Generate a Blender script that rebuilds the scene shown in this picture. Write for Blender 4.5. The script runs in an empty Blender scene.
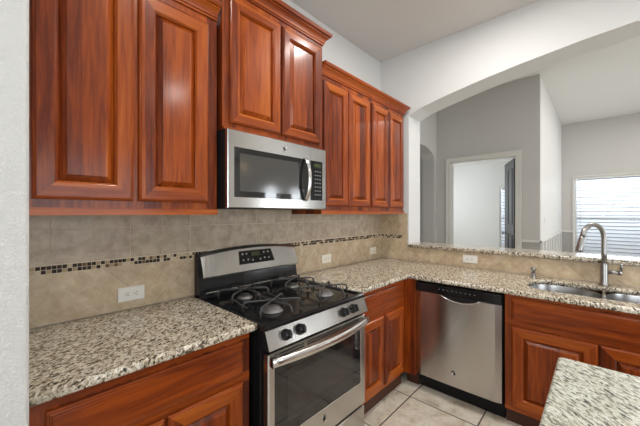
import bpy, bmesh, math, random
from mathutils import Vector, Matrix
random.seed(7)
S = bpy.context.scene
COL = S.collection
# ------------------------------------------------------------------ camera
cam = bpy.data.cameras.new('camera'); cam_o = bpy.data.objects.new('camera', cam); COL.objects.link(cam_o)
cam_o.location = (-2.8469, -1.7423, 1.3962)
cam_o.rotation_euler = (math.radians(90), 0, math.radians(42.8319 - 90))
cam.sensor_width = 36; cam.lens = 16.93; cam.clip_start = 0.02
S.camera = cam_o
# ------------------------------------------------------------------ view, world, lights
S.view_settings.view_transform = 'Standard'; S.view_settings.look = 'None'
S.view_settings.gamma = 1; S.view_settings.use_curve_mapping = False
S.view_settings.exposure = 0.12
W = bpy.data.worlds.new('sky'); S.world = W; W.use_nodes = True
W.node_tree.nodes['Background'].inputs[0].default_value = (0.80, 0.89, 1.0, 1)
W.node_tree.nodes['Background'].inputs[1].default_value = .30


def area(name, loc, rot, sx, sy, power, color):
    l = bpy.data.lights.new(name, 'AREA'); l.shape = 'RECTANGLE'; l.size = sx; l.size_y = sy
    l.energy = power; l.color = color
    o = bpy.data.objects.new(name, l); o.location = loc; o.rotation_euler = [math.radians(a) for a in rot]
    COL.objects.link(o); return o


DAY = (0.90, 0.955, 1.0)
area('added_fill_rear', (-2.0, -5.25, 1.2), (90, 0, 0), 2.4, 2.2, 70, DAY)  # added soft frontal fill; the rear patio opening is made up
area('added_fill_left', (-4.75, -2.6, 1.45), (90, 0, -90), 1.7, 1.7, 52, DAY)  # added fill for dishwasher and sink cabinets, through a made-up window
area('daylight_living_window_near', (2.65, -6.25, 1.4), (90, 0, 0), .62, 1.6, 38, DAY)
area('daylight_living_window_middle', (3.65, -6.25, 1.4), (90, 0, 0), .62, 1.6, 38, DAY)
area('added_fill_living', (5.5, -6.25, 1.4), (90, 0, 0), 1.6, 1.6, 52, DAY)  # added to brighten the living room; this window is made up
area('daylight_far_window', (9.5, -2.12, 3.1), (64, 0, 90), 3.0, 1.4, 400, DAY)
area('daylight_bedroom_far_window', (9.0, -.17, 3.1), (64, 0, 90), 1.2, 1.2, 130, DAY)
area('added_fill_bedroom', (5.0, 2.30, 1.7), (-90, 0, 0), 1.6, 1.6, 44, DAY)  # added fill lamp inside the bedroom, with no window behind it
# recessed ceiling lamps: the light itself is made in the builder recessed_light() below
LAMPS = [(-0.82, -1.16, 16), (-2.15, -1.20, 8), (-1.20, -3.1, 16), (-3.30, -3.1, 12), (3.3, -2.6, 22), (5.3, -2.6, 22), (1.3, -2.5, 24)]  # first placed from its highlight and shadow, the rest added to brighten the rooms
LAMP_COL = (1.0, 0.97, 0.935)

# ------------------------------------------------------------------ node helpers
FLOOR = 0.04


class NT:
    def __init__(s, name):
        s.m = bpy.data.materials.new(name); s.m.use_nodes = True
        s.t = s.m.node_tree; s.b = s.t.nodes['Principled BSDF']; s.out = s.t.nodes['Material Output']

    def n(s, typ, **kw):
        nd = s.t.nodes.new(typ)
        for k, v in kw.items():
            if k.startswith('i_'):
                nd.inputs[int(k[2:]) if k[2:].isdigit() else k[2:].replace('_', ' ')].default_value = v
            else: setattr(nd, k, v)
        return nd

    def l(s, a, b): s.t.links.new(a, b)

    def pos(s, scale=(1, 1, 1), rot=(0, 0, 0)):
        g = s.n('ShaderNodeNewGeometry'); mp = s.n('ShaderNodeMapping')
        mp.inputs['Scale'].default_value = scale; mp.inputs['Rotation'].default_value = rot
        s.l(g.outputs['Position'], mp.inputs['Vector']); return mp.outputs[0]

    def noise(s, vec, scale, detail=3, rough=.55, dist=0):
        nd = s.n('ShaderNodeTexNoise'); s.l(vec, nd.inputs['Vector'])
        nd.inputs['Scale'].default_value = scale; nd.inputs['Detail'].default_value = detail
        nd.inputs['Roughness'].default_value = rough; nd.inputs['Distortion'].default_value = dist
        return nd.outputs[0]

    def ramp(s, fac, stops, interp='LINEAR'):
        r = s.n('ShaderNodeValToRGB'); r.color_ramp.interpolation = interp
        e = r.color_ramp.elements
        while len(e) < len(stops): e.new(0.5)
        for k, (p, c) in enumerate(stops): e[k].position = p; e[k].color = (*c, 1) if len(c) == 3 else c
        s.l(fac, r.inputs[0]); return r.outputs[0]

    def math(s, op, a, b=None, c=None):
        nd = s.n('ShaderNodeMath', operation=op)
        for k, v in enumerate((a, b, c)):
            if v is None: continue
            if isinstance(v, (int, float)): nd.inputs[k].default_value = v
            else: s.l(v, nd.inputs[k])
        return nd.outputs[0]

    def mix(s, fac, a, b, blend='MIX'):
        nd = s.n('ShaderNodeMix', data_type='RGBA', blend_type=blend)
        for k, v in ((0, fac), (6, a), (7, b)):
            if isinstance(v, (int, float)): nd.inputs[k].default_value = v
            elif isinstance(v, tuple): nd.inputs[k].default_value = (*v, 1)
            else: s.l(v, nd.inputs[k])
        return nd.outputs[2]

    def bump(s, h, strength=.2, dist=.01):
        nd = s.n('ShaderNodeBump'); nd.inputs['Strength'].default_value = strength
        nd.inputs['Distance'].default_value = dist
        s.l(h, nd.inputs['Height']); s.l(nd.outputs[0], s.b.inputs['Normal'])

    def base(s, c):
        if isinstance(c, tuple): s.b.inputs['Base Color'].default_value = (*c, 1)
        else: s.l(c, s.b.inputs['Base Color'])

    def set(s, **kw):
        for k, v in kw.items(): s.b.inputs[k.replace('_', ' ')].default_value = v
        return s


def srgb(r, g, b):
    f = lambda v: (v / 255 / 12.92) if v / 255 < .04045 else ((v / 255 + .055) / 1.055) ** 2.4
    return (f(r), f(g), f(b))


def plain(name, c, rough=.5, metal=0.0, **kw):
    t = NT(name); t.base(c); t.set(Roughness=rough, Metallic=metal, **kw); return t.m


def wood(name, axis):
    t = NT(name)
    k = {'x': 0, 'y': 1, 'z': 2}[axis]
    sc = [1, 1, 1]; sc[k] = .07
    grain = t.noise(t.pos(tuple(sc)), 52, 6, .62, .5)
    sc2 = [1, 1, 1]; sc2[k] = .10
    fig = t.noise(t.pos(tuple(sc2)), 7, 3, .5, 1.2)
    sc3 = [1, 1, 1]; sc3[k] = .015
    pore = t.noise(t.pos(tuple(sc3)), 240, 2, .5)
    # glued-up boards: a slightly different tone every 6-9 cm across the grain
    g = t.n('ShaderNodeNewGeometry'); sx = t.n('ShaderNodeSeparateXYZ'); t.l(g.outputs['Position'], sx.inputs[0])
    o = [sx.outputs[i] for i in range(3) if i != k]
    a = t.math('FLOOR', t.math('DIVIDE', o[0], .071)); b = t.math('FLOOR', t.math('DIVIDE', o[1], .083))
    wn = t.n('ShaderNodeTexWhiteNoise', noise_dimensions='2D'); cb = t.n('ShaderNodeCombineXYZ')
    t.l(a, cb.inputs[0]); t.l(b, cb.inputs[1]); t.l(cb.outputs[0], wn.inputs['Vector'])
    v = t.math('ADD', t.math('MULTIPLY', grain, .50 if axis == 'z' else .40), t.math('MULTIPLY', fig, .26))
    v = t.math('ADD', v, t.math('MULTIPLY', t.math('SUBTRACT', wn.outputs['Value'], .5), .20))
    v = t.math('ADD', v, .11 if axis == 'z' else .23)
    c = t.ramp(v, [(.26, srgb(54, 18, 6)), (.41, srgb(104, 41, 13)), (.56, srgb(152, 69, 17)), (.78, srgb(190, 104, 34))])
    c = t.mix(t.math('MULTIPLY', t.ramp(pore, [(.35, (1, 1, 1)), (.5, (0, 0, 0))]), .22), c, srgb(80, 26, 12))
    t.base(c); t.set(Roughness=.42, Specular_IOR_Level=.18, Coat_Weight=.45, Coat_Roughness=.17, Coat_IOR=1.4)
    t.bump(grain, .03, .001)
    return t.m


WOOD = {a: wood('cherry_wood_' + a, a) for a in 'xyz'}


def granite(name, cols, sc, rot, stretch, rough, dk=.44):
    t = NT(name)
    mp = t.n('ShaderNodeMapping'); mp.inputs['Scale'].default_value = (1, stretch, 1); t.l(t.pos((1, 1, 1), (0, 0, rot)), mp.inputs['Vector']); p = mp.outputs[0]
    wob = t.n('ShaderNodeTexNoise'); t.l(p, wob.inputs['Vector']); wob.inputs['Scale'].default_value = sc; wob.inputs['Detail'].default_value = 3
    off = t.n('ShaderNodeVectorMath', operation='MULTIPLY_ADD'); t.l(wob.outputs['Color'], off.inputs[0]); off.inputs[1].default_value = (.016,) * 3; t.l(p, off.inputs[2])
    vo = t.n('ShaderNodeTexVoronoi'); t.l(off.outputs[0], vo.inputs['Vector']); vo.inputs['Scale'].default_value = sc * 1.25
    sp = t.n('ShaderNodeSeparateColor'); t.l(vo.outputs['Color'], sp.inputs[0])
    n1 = t.noise(p, sc * .55, 6, .72, .8)
    v = t.math('ADD', t.math('MULTIPLY', sp.outputs[0], .42), t.math('MULTIPLY', n1, 1.0))
    c = t.ramp(v, [(.46, cols[5]), (.54, cols[3]), (.60, cols[2]), (.66, cols[1]), (.74, cols[0]), (.86, cols[4])])
    n2 = t.noise(p, sc * 2.0, 4, .7, .3)
    dark = t.ramp(n2, [(dk - .05, (1, 1, 1)), (dk, (0, 0, 0))])
    c = t.mix(t.math('MULTIPLY', dark, .85), c, cols[5])
    t.base(c); t.set(Roughness=rough, Specular_IOR_Level=.5)
    return t.m


GRANITE = granite('granite_counter', [srgb(202, 190, 166), srgb(180, 166, 142), srgb(140, 124, 102), srgb(94, 80, 66), srgb(226, 218, 202), srgb(42, 37, 33)], 78, -.6, 1.7, .15, .435)
GRANITE_I = granite('granite_island', [srgb(200, 201, 184), srgb(186, 184, 166), srgb(160, 157, 140), srgb(120, 118, 108), srgb(220, 222, 212), srgb(74, 74, 70)], 64, -.75, 2.6, .18, .425)



def steel(name, c, axis, rough=.27):
    t = NT(name); k = {'x': 0, 'y': 1, 'z': 2}[axis]
    sc = [1, 1, 1]; sc[k] = .01
    n = t.noise(t.pos(tuple(sc)), 900, 2, .6)
    t.base(t.ramp(n, [(.3, tuple(v * .9 for v in c)), (.7, c)])); t.set(Metallic=1.0, Roughness=rough, Anisotropic=.75)
    cz = t.n('ShaderNodeCombineXYZ'); cz.inputs[2].default_value = 1.0; t.l(cz.outputs[0], t.b.inputs['Tangent'])
    t.bump(n, .05, .0004); return t.m


STEEL = steel('stainless_steel', (.58, .565, .545), 'x', .24)
STEEL_Y = steel('stainless_steel_dishwasher', (.58, .555, .53), 'y', .24)
CHROME = plain('polished_steel', (.80, .79, .77), .16, 1.0)
SATIN = plain('satin_steel', (.70, .68, .65), .27, 1.0)
NICKEL = plain('brushed_nickel', (.36, .355, .345), .30, 1.0)
SINKM = plain('sink_steel', (.44, .44, .44), .30, 1.0)
BLACK = plain('black_gloss', (.010, .010, .011), .10, Specular_IOR_Level=.4)
ENAMEL = plain('black_enamel', (.010, .010, .011), .14, Specular_IOR_Level=.35)
BLACKM = plain('black_matte', (.012, .012, .013), .45, Specular_IOR_Level=.2)
GLASSB = plain('black_glass', (.014, .014, .014), .04, Specular_IOR_Level=.8)
SCREEN = plain('oven_window_glass', (.030, .028, .026), .10, Specular_IOR_Level=.8)
MWSCREEN = plain('microwave_window_mesh', (.06, .058, .055), .10, Specular_IOR_Level=.9)
IRON = plain('cast_iron', (.05, .049, .048), .38)
ALU = plain('burner_aluminium', (.26, .25, .24), .5, .6)
WHITE = plain('white_plastic', srgb(232, 230, 224), .35)
ALMOND = plain('almond_plastic', srgb(232, 225, 210), .35)
SLOT = plain('slot_dark', (.03, .03, .03), .6)
MARK = plain('printed_marks', srgb(150, 150, 148), .5)
LCD = plain('clock_display', srgb(52, 58, 30), .25)
TRIMW = plain('white_trim_paint', srgb(222, 220, 214), .4)
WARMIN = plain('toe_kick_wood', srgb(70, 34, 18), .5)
BULB = plain('lamp_lens', (1, 1, 1), .5, Emission_Color=(1, .93, .84, 1), Emission_Strength=6.0)


def paint(name, c, bump=.12, scale=140):
    t = NT(name); t.base(c); t.set(Roughness=.62)
    t.bump(t.noise(t.pos(), scale, 3, .6), bump, .004); return t.m


def knockdown(name, c):
    t = NT(name); t.base(c); t.set(Roughness=.6)
    n = t.noise(t.pos((1, 1, 1.6), (0, .7, .3)), 150, 3, .6, 1.0)
    t.bump(t.ramp(n, [(.42, (0, 0, 0)), (.58, (1, 1, 1))]), .55, .006); return t.m


PAINT = paint('wall_paint_light', srgb(214, 214, 212), .2, 130)
PAINT_NEAR = knockdown('wall_paint_textured', srgb(224, 224, 221))
PAINT_G = paint('wall_paint_greige', srgb(201, 199, 196))
PAINT_W = paint('wall_paint_white', srgb(222, 221, 218))
CEIL = paint('ceiling_paint', srgb(212, 210, 206), .25, 90)


def tile_mat(name, c1, c2, c3):
    t = NT(name)
    at = t.n('ShaderNodeVertexColor', layer_name='tone')
    n = t.noise(t.pos(), 16, 5, .62, .4)
    n2 = t.noise(t.pos((1, 1, 1), (.3, .4, .2)), 70, 3, .6)
    c = t.ramp(n, [(.34, c1), (.52, c2), (.70, c3)])
    c = t.mix(.9, c, at.outputs[0], 'MULTIPLY')
    c = t.mix(t.math('MULTIPLY', t.ramp(n2, [(.60, (0, 0, 0)), (.72, (1, 1, 1))]), .3), c, srgb(216, 204, 184))
    t.base(c); t.set(Roughness=.42); t.bump(n2, .08, .002); return t.m


TILE_U = tile_mat('wall_tile_upper', srgb(166, 148, 126), srgb(184, 168, 146), srgb(200, 186, 166))
TILE_D = tile_mat('wall_tile_diamond', srgb(182, 160, 130), srgb(198, 178, 148), srgb(214, 198, 170))
GROUT = plain('wall_grout', srgb(206, 194, 172), .8)
t = NT('mosaic'); at = t.n('ShaderNodeVertexColor', layer_name='tone'); t.base(at.outputs[0]); t.set(Roughness=.5, Specular_IOR_Level=.2); MOSAIC = t.m


def floor_mat():
    t = NT('floor_tile'); g = t.n('ShaderNodeNewGeometry'); sx = t.n('ShaderNodeSeparateXYZ')
    t.l(g.outputs['Position'], sx.inputs[0])
    u = t.math('DIVIDE', t.math('ADD', sx.outputs[0], .765 + 45.7), .457)
    v = t.math('DIVIDE', t.math('ADD', sx.outputs[1], .718 + 45.7), .457)
    fu = t.math('FRACT', u); fv = t.math('FRACT', v)
    du = t.math('MINIMUM', fu, t.math('SUBTRACT', 1.0, fu)); dv = t.math('MINIMUM', fv, t.math('SUBTRACT', 1.0, fv))
    d = t.math('MINIMUM', du, dv)
    gm = t.ramp(d, [(.007, (1, 1, 1)), (.011, (0, 0, 0))])
    cb = t.n('ShaderNodeCombineXYZ'); t.l(t.math('FLOOR', u), cb.inputs[0]); t.l(t.math('FLOOR', v), cb.inputs[1])
    wn = t.n('ShaderNodeTexWhiteNoise', noise_dimensions='2D'); t.l(cb.outputs[0], wn.inputs['Vector'])
    ad = t.n('ShaderNodeVectorMath', operation='ADD'); t.l(t.pos(), ad.inputs[0]); t.l(wn.outputs['Color'], ad.inputs[1])
    n = t.noise(ad.outputs[0], 6, 6, .66, .6); n2 = t.noise(ad.outputs[0], 30, 4, .65)
    c = t.ramp(n, [(.32, srgb(160, 144, 124)), (.44, srgb(206, 195, 176)), (.56, srgb(222, 214, 198)), (.70, srgb(230, 224, 212))])
    c = t.mix(t.math('MULTIPLY', t.ramp(n2, [(.58, (0, 0, 0)), (.7, (1, 1, 1))]), .4), c, srgb(160, 146, 126))
    c = t.mix(gm, c, srgb(66, 60, 54))
    t.base(c); t.set(Roughness=.30)
    t.bump(t.math('MULTIPLY', gm, -1.0), .4, .003); return t.m


FLOORM = floor_mat()
tt = NT('window_glass')
gl = tt.n('ShaderNodeBsdfGlossy'); gl.inputs['Roughness'].default_value = .02
tr = tt.n('ShaderNodeBsdfTransparent'); fr = tt.n('ShaderNodeFresnel'); fr.inputs[0].default_value = 1.35
mx = tt.n('ShaderNodeMixShader'); tt.l(fr.outputs[0], mx.inputs[0]); tt.l(tr.outputs[0], mx.inputs[1]); tt.l(gl.outputs[0], mx.inputs[2])
tt.l(mx.outputs[0], tt.out.inputs[0]); PANE = tt.m
tt = NT('blind_slats'); d1 = tt.n('ShaderNodeBsdfDiffuse'); d1.inputs[0].default_value = (.86, .88, .9, 1)
d2 = tt.n('ShaderNodeBsdfTranslucent'); d2.inputs[0].default_value = (.85, .88, .92, 1)
mx = tt.n('ShaderNodeMixShader'); mx.inputs[0].default_value = .45
tt.l(d1.outputs[0], mx.inputs[1]); tt.l(d2.outputs[0], mx.inputs[2]); tt.l(mx.outputs[0], tt.out.inputs[0]); BLIND = tt.m


# ------------------------------------------------------------------ mesh builder (world coordinates)
class MB:
    def __init__(s): s.bm = bmesh.new()

    def add(s, verts, faces, smooth=False):
        vs = [s.bm.verts.new(v) for v in verts]
        out = []
        for f in faces:
            try:
                fc = s.bm.faces.new([vs[i] for i in f]); fc.smooth = smooth; out.append(fc)
            except ValueError: pass
        return vs, out

    def box(s, x0, x1, y0, y1, z0, z1, bev=0, seg=2):
        v = [(x, y, z) for x in (x0, x1) for y in (y0, y1) for z in (z0, z1)]
        vs, fs = s.add(v, [(0, 1, 3, 2), (4, 6, 7, 5), (0, 4, 5, 1), (2, 3, 7, 6), (0, 2, 6, 4), (1, 5, 7, 3)])
        if bev:
            ed = list({e for f in fs for e in f.edges})
            bmesh.ops.bevel(s.bm, geom=ed, offset=bev, segments=seg, affect='EDGES', profile=.5)
        return s

    def loops(s, rings, cap0=True, cap1=True, smooth=False, closed=False):
        """rings: equal-length closed vertex loops"""
        n = len(rings[0]); verts = [p for r in rings for p in r]; faces = []
        m = len(rings)
        for i in range(m if closed else m - 1):
            a = i * n; b = ((i + 1) % m) * n
            for k in range(n): faces.append((a + k, a + (k + 1) % n, b + (k + 1) % n, b + k))
        if not closed:
            if cap0: faces.append(tuple(range(n)))
            if cap1: faces.append(tuple((m - 1) * n + k for k in range(n)))
        s.add(verts, faces, smooth); return s

    def prism(s, poly, axis, a0, a1, smooth=False):
        """poly: 2-D points in the two other axes (in x,y,z order), extruded along axis"""
        def P(p, a):
            return {'x': (a, p[0], p[1]), 'y': (p[0], a, p[1]), 'z': (p[0], p[1], a)}[axis]
        return s.loops([[P(p, a0) for p in poly], [P(p, a1) for p in poly]], smooth=smooth)

    def tube(s, path, r, n=10, smooth=True):
        P = [Vector(p) for p in path]; R = r if isinstance(r, (list, tuple)) else [r] * len(P)
        rings = []; up = None
        for i, p in enumerate(P):
            d = (P[min(i + 1, len(P) - 1)] - P[max(i - 1, 0)]).normalized()
            if up is None:
                up = Vector((0, 0, 1)) if abs(d.z) < .9 else Vector((1, 0, 0))
            a = (up - d * up.dot(d)).normalized(); b = d.cross(a); up = a
            rings.append([tuple(p + (a * math.cos(q) + b * math.sin(q)) * R[i]) for q in [2 * math.pi * k / n for k in range(n)]])
        return s.loops(rings, smooth=smooth)

    def lathe(s, prof, c, axis=(0, 0, 1), n=24, smooth=True):
        """prof: (radius, height along axis)"""
        ax = Vector(axis).normalized(); u = ax.orthogonal().normalized(); v = ax.cross(u); c = Vector(c)
        rings = [[tuple(c + ax * h + (u * math.cos(q) + v * math.sin(q)) * max(r, 1e-4)) for q in [2 * math.pi * k / n for k in range(n)]] for r, h in prof]
        return s.loops(rings, smooth=smooth)

    def build(s, name, mat, parent=None):
        bm = s.bm
        bmesh.ops.recalc_face_normals(bm, faces=bm.faces)
        off = Vector((0, 0, 0)); p = parent
        while p: off += p.location; p = p.parent
        bmesh.ops.translate(bm, verts=bm.verts, vec=-off)
        me = bpy.data.meshes.new(name); bm.to_mesh(me); bm.free()
        me.materials.append(mat)
        o = bpy.data.objects.new(name, me); COL.objects.link(o)
        if parent: o.parent = parent
        return o


def thing(name, label, cat, loc=(0, 0, 0), group=None):
    o = bpy.data.objects.new(name, None); o.empty_display_size = .1; o.location = loc
    COL.objects.link(o); o['label'] = label; o['category'] = cat
    if group: o['group'] = group
    return o


def struct(o):
    o['kind'] = 'structure'; return o


def rounded_rect(u0, u1, v0, v1, r, n=6):
    pts = []
    for cu, cv, a0 in ((u1 - r, v1 - r, 0), (u0 + r, v1 - r, 90), (u0 + r, v0 + r, 180), (u1 - r, v0 + r, 270)):
        for k in range(n + 1):
            a = math.radians(a0 + 90 * k / n); pts.append((cu + r * math.cos(a), cv + r * math.sin(a)))
    return pts


# ------------------------------------------------------------------ structure
CZ = 3.03; GZ = 3.68; WT = .26      # kitchen ceiling, living-room ceiling, thickness of the arch wall
struct(MB().box(-4.6, 7.4, -6.3, 3.0, -.12, FLOOR).build('floor', FLOORM))
struct(MB().box(-4.5, 0, -5.0, 0, CZ, CZ + .12).build('ceiling', CEIL))
struct(MB().box(WT, 7.2, -6.0, .75, GZ, GZ + .12).build('ceiling_living', PAINT_W))
struct(MB().box(-4.6, .0, 0, .12, FLOOR, 3.2).build('wall_back', PAINT))
struct(MB().box(-4.5, -2.79, -.72, -.001, FLOOR, CZ, .012, 3).build('wall_left_return', PAINT_NEAR))
m = MB(); m.box(-4.6, -4.5, -5.0, -3.45, FLOOR, CZ); m.box(-4.6, -4.5, -1.75, 0, FLOOR, CZ); m.box(-4.6, -4.5, -3.45, -1.75, 2.3, CZ); m.box(-4.6, -4.5, -3.45, -1.75, FLOOR, .6)
struct(m.build('wall_left', PAINT))
# rear kitchen wall with an opening added for fill daylight
m = MB(); m.box(-4.6, -3.2, -5.12, -5, FLOOR, CZ); m.box(-.8, 0, -5.12, -5, FLOOR, CZ); m.box(-3.2, -.8, -5.12, -5, 2.3, CZ)
struct(m.build('wall_rear', PAINT))


def window(name, axis, a, u0, u1, z0, z1, d, parent=None):
    """frame, sash bars and glass of a window in the plane axis=a"""
    m = MB()
    def bx(ua, ub, za, zb, t=.03):
        if axis == 'y': m.box(ua, ub, a - t, a + t, za, zb)
        else: m.box(a - t, a + t, ua, ub, za, zb)
    f = .045
    bx(u0, u1, z0, z0 + f); bx(u0, u1, z1 - f, z1); bx(u0, u0 + f, z0 + f, z1 - f); bx(u1 - f, u1, z0 + f, z1 - f)
    zm = (z0 + z1) / 2; bx(u0 + f, u1 - f, zm - .02, zm + .02, .02)
    k = max(1, round((u1 - u0) / 1.7))
    for q in range(1, k):
        uu = u0 + (u1 - u0) * q / k; bx(uu - .03, uu + .03, z0 + f, z1 - f, .029)
    o = m.build(name, TRIMW); struct(o)
    g = MB()
    if axis == 'y': g.box(u0 + f, u1 - f, a - .004, a + .004, z0 + f, z1 - f)
    else: g.box(a - .004, a + .004, u0 + f, u1 - f, z0 + f, z1 - f)
    g.build('pane', PANE, o); return o


window('window_1', 'y', -5.06, -3.2, -.8, FLOOR + .001, 2.3, 0); window('window_7', 'x', -4.56, -3.45, -1.75, .6, 2.3, 0)  # both unseen windows are added to let in fill daylight
# arch wall between kitchen and living room (plane x = 0): knee wall, jamb and arched head
ARC = [(-.33, 2.377), (-.45, 2.430), (-.70, 2.488), (-.996, 2.543), (-1.28, 2.586), (-1.642, 2.628), (-1.937, 2.651), (-2.3, 2.66), (-2.7, 2.645), (-3.1, 2.59), (-3.5, 2.50), (-3.9, 2.38)]
m = MB(); m.box(0, WT, -6.0, .9, FLOOR, 1.052); m.box(0, WT, -.33, .9, 1.052, GZ); m.box(0, WT, -6.0, -3.9, 1.052, GZ)
poly = ARC + [(-3.9, GZ), (-.33, GZ)]
m.prism(poly, 'x', 0, WT)
struct(m.build('wall_right', PAINT))
# living room
struct(MB().box(WT, 3.24, .67, .92, 2.72, GZ).build('wall_hall_head', PAINT_G))


def niche():
    x0, x1, zs, zt = 1.96, 3.122, 2.436, 2.672
    m = MB(); m.box(WT, x0, .67, .92, FLOOR, 2.72); m.box(x1, 3.24, .67, .92, FLOOR, 2.72)
    xm = (x0 + x1) / 2; a = []
    for k in range(17):
        q = math.pi * k / 16; a.append((xm + (x1 - x0) / 2 * math.cos(q), zs + (zt - zs) * math.sin(q)))
    m.prism([(x1, 2.72)] + a + [(x0, 2.72)], 'y', .67, .92)
    return m


struct(niche().build('wall_hall', PAINT_G))
struct(MB().box(1.5, 3.24, 1.45, 1.55, FLOOR, 2.8).build('wall_hall_rear', PAINT_G))
struct(MB().box(WT, 3.24, .92, 1.45, 2.72, 2.8).build('ceiling_hall', PAINT_W))
DY0, DY1, DZ = -.695, .40, 2.385
m = MB(); m.box(3.24, 3.36, DY1, 3.0, FLOOR, GZ); m.box(3.24, 3.36, -1.03, DY0, FLOOR, GZ); m.box(3.24, 3.36, DY0, DY1, DZ, GZ)
struct(m.build('wall_bedroom', PAINT_G))
struct(MB().box(3.36, 7.15, -1.03, -.93, FLOOR, GZ).build('wall_living_side', PAINT_W))
WY0, WY1, WZ0, WZ1 = -2.95, -1.285, .28, 2.30
m = MB(); m.box(7.15, 7.3, -6.0, WY0, FLOOR, GZ); m.box(7.15, 7.3, WY1, -.93, FLOOR, GZ); m.box(7.15, 7.3, WY0, WY1, WZ1, GZ); m.box(7.15, 7.3, WY0, WY1, FLOOR, WZ0)
struct(m.build('wall_living_far', PAINT_G))
m = MB(); 
LW = [(2.34, 2.96), (3.34, 3.96), (4.7, 6.3)]; px = WT  # the last, widest opening is added to bring in more light
for a, b in LW:
    m.box(px, a, -6.12, -6, FLOOR, GZ); m.box(a, b, -6.12, -6, 2.2, GZ); m.box(a, b, -6.12, -6, FLOOR, .6); px = b
m.box(px, 7.3, -6.12, -6, FLOOR, GZ)
struct(m.build('wall_living_window', PAINT_W))
for k, (a, b) in enumerate(LW): window('window_%d' % (4 + k), 'y', -6.06, a, b, .6, 2.2, 0)
window('window_2', 'x', 7.23, WY0, WY1, WZ0, WZ1, 0)
# bedroom seen through the open door
IW0, IW1, IZ0, IZ1 = -.62, .27, .45, 2.12
m = MB(); m.box(6.6, 6.72, IW1, 3.0, FLOOR, 2.8); m.box(6.6, 6.72, -.93, IW0, FLOOR, 2.8); m.box(6.6, 6.72, IW0, IW1, IZ1, 2.8); m.box(6.6, 6.72, IW0, IW1, FLOOR, IZ0)
struct(m.build('wall_bedroom_far', PAINT_W))
struct(MB().box(3.36, 6.6, 2.4, 2.5, FLOOR, 2.8).build('wall_bedroom_side', PAINT_W))
struct(MB().box(3.36, 6.72, -.93, 2.5, 2.8, 2.9).build('ceiling_bedroom', PAINT_W))
window('window_3', 'x', 6.66, IW0, IW1, IZ0, IZ1, 0)


def casing():
    m = MB(); w = .085
    for f, (t, d) in enumerate(((w, .018), (.03, .028))):
        x0 = 3.24 - d
        if f == 0:
            m.box(x0, 3.245, DY0 - w, DY0, FLOOR, DZ + w, .003); m.box(x0, 3.245, DY1, DY1 + w, FLOOR, DZ + w, .003); m.box(x0, 3.245, DY0, DY1, DZ, DZ + w, .003)
        else:
            m.box(x0, 3.245, DY0 - w, DY0 - w + t, FLOOR, DZ + w, .003); m.box(x0, 3.245, DY1 + w - t, DY1 + w, FLOOR, DZ + w, .003); m.box(x0, 3.245, DY0 - w + t, DY1 + w - t, DZ + w - t, DZ + w, .003)
    m.box(3.24, 3.36, DY1 - .015, DY1 + .001, FLOOR, DZ); m.box(3.24, 3.36, DY0 - .001, DY0 + .015, FLOOR, DZ); m.box(3.24, 3.36, DY0, DY1, DZ - .015, DZ + .001)
    return m


struct(casing().build('trim_1', TRIMW))
# dark open door leaf, hinged on the right jamb
DOORM = plain('dark_door_paint', srgb(30, 30, 32), .5)


def door_leaf():
    hx, hy = 3.375, DY0 + .02; a = math.radians(158); L = .80
    d = Vector((math.cos(math.radians(21)), math.sin(math.radians(21)), 0)); nrm = Vector((-d.y, d.x, 0))
    H = Vector((hx, hy, 0))
    def slab(m, s0, s1, t0, t1, z0, z1):
        c = [H + d * s + nrm * t for s, t in ((s0, t0), (s1, t0), (s1, t1), (s0, t1))]
        m.loops([[(p.x, p.y, z0) for p in c], [(p.x, p.y, z1) for p in c]])
    m = MB(); slab(m, 0, L, 0, .038, FLOOR + .01, 2.36)
    o = struct(m.build('door_1', DOORM))
    for z0, z1 in ((.25, 1.0), (1.18, 2.2)):
        for s0, s1 in ((.10, .37), (.43, .70)):
            q = MB(); slab(q, s0, s1, .036, .048, z0, z1); q.build('door_panel', DOORM, o)
    q = MB(); c = H + d * .74 + nrm * .07; q.lathe([(.012, -.03), (.012, 0), (.028, .005), (.03, .025), (.0, .035)], (c.x, c.y, 1.0), nrm, 14); q.build('door_knob', NICKEL, o)


door_leaf()
WAINS = paint('wainscot_paint', srgb(172, 171, 168))
struct(MB().box(3.232, 3.2405, -1.03, DY0 - .086, FLOOR, .905).build('trim_6', WAINS))
struct(MB().box(3.24, 7.142, -1.038, -1.0295, FLOOR, .905).build('trim_7', WAINS))
struct(MB().box(7.142, 7.1505, WY1 + .036, -1.038, FLOOR, .905).build('trim_8', WAINS))
# chair rail and battens of the wainscot
m = MB(); m.box(3.215, 3.24, -1.055, DY0 - .085, .905, .945, .004); struct(m.build('trim_2', TRIMW))
m = MB(); m.box(3.215, 7.15, -1.055, -1.03, .905, .945, .004)
x = 3.40
while x < 7.0:
    m.box(x, x + .10, -1.050, -1.0375, FLOOR, .905); x += .42
struct(m.build('trim_3', TRIMW))
m = MB(); m.box(7.125, 7.15, WY1 + .02, -1.055, .905, .945, .004); struct(m.build('trim_4', TRIMW))
m = MB(); w = .06
m.box(7.12, 7.152, WY1, WY1 + .035, WZ0, WZ1 + .03, .003); m.box(7.12, 7.152, WY0, WY1, WZ1, WZ1 + .03, .003); m.box(7.10, 7.152, WY0 - .04, WY1 + .04, WZ0 - .03, WZ0, .003)
struct(m.build('trim_5', TRIMW))
struct(MB().box(-4.5, -2.79, -.735, -.72, FLOOR, .14, .004).build('baseboard_left', TRIMW))


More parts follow.
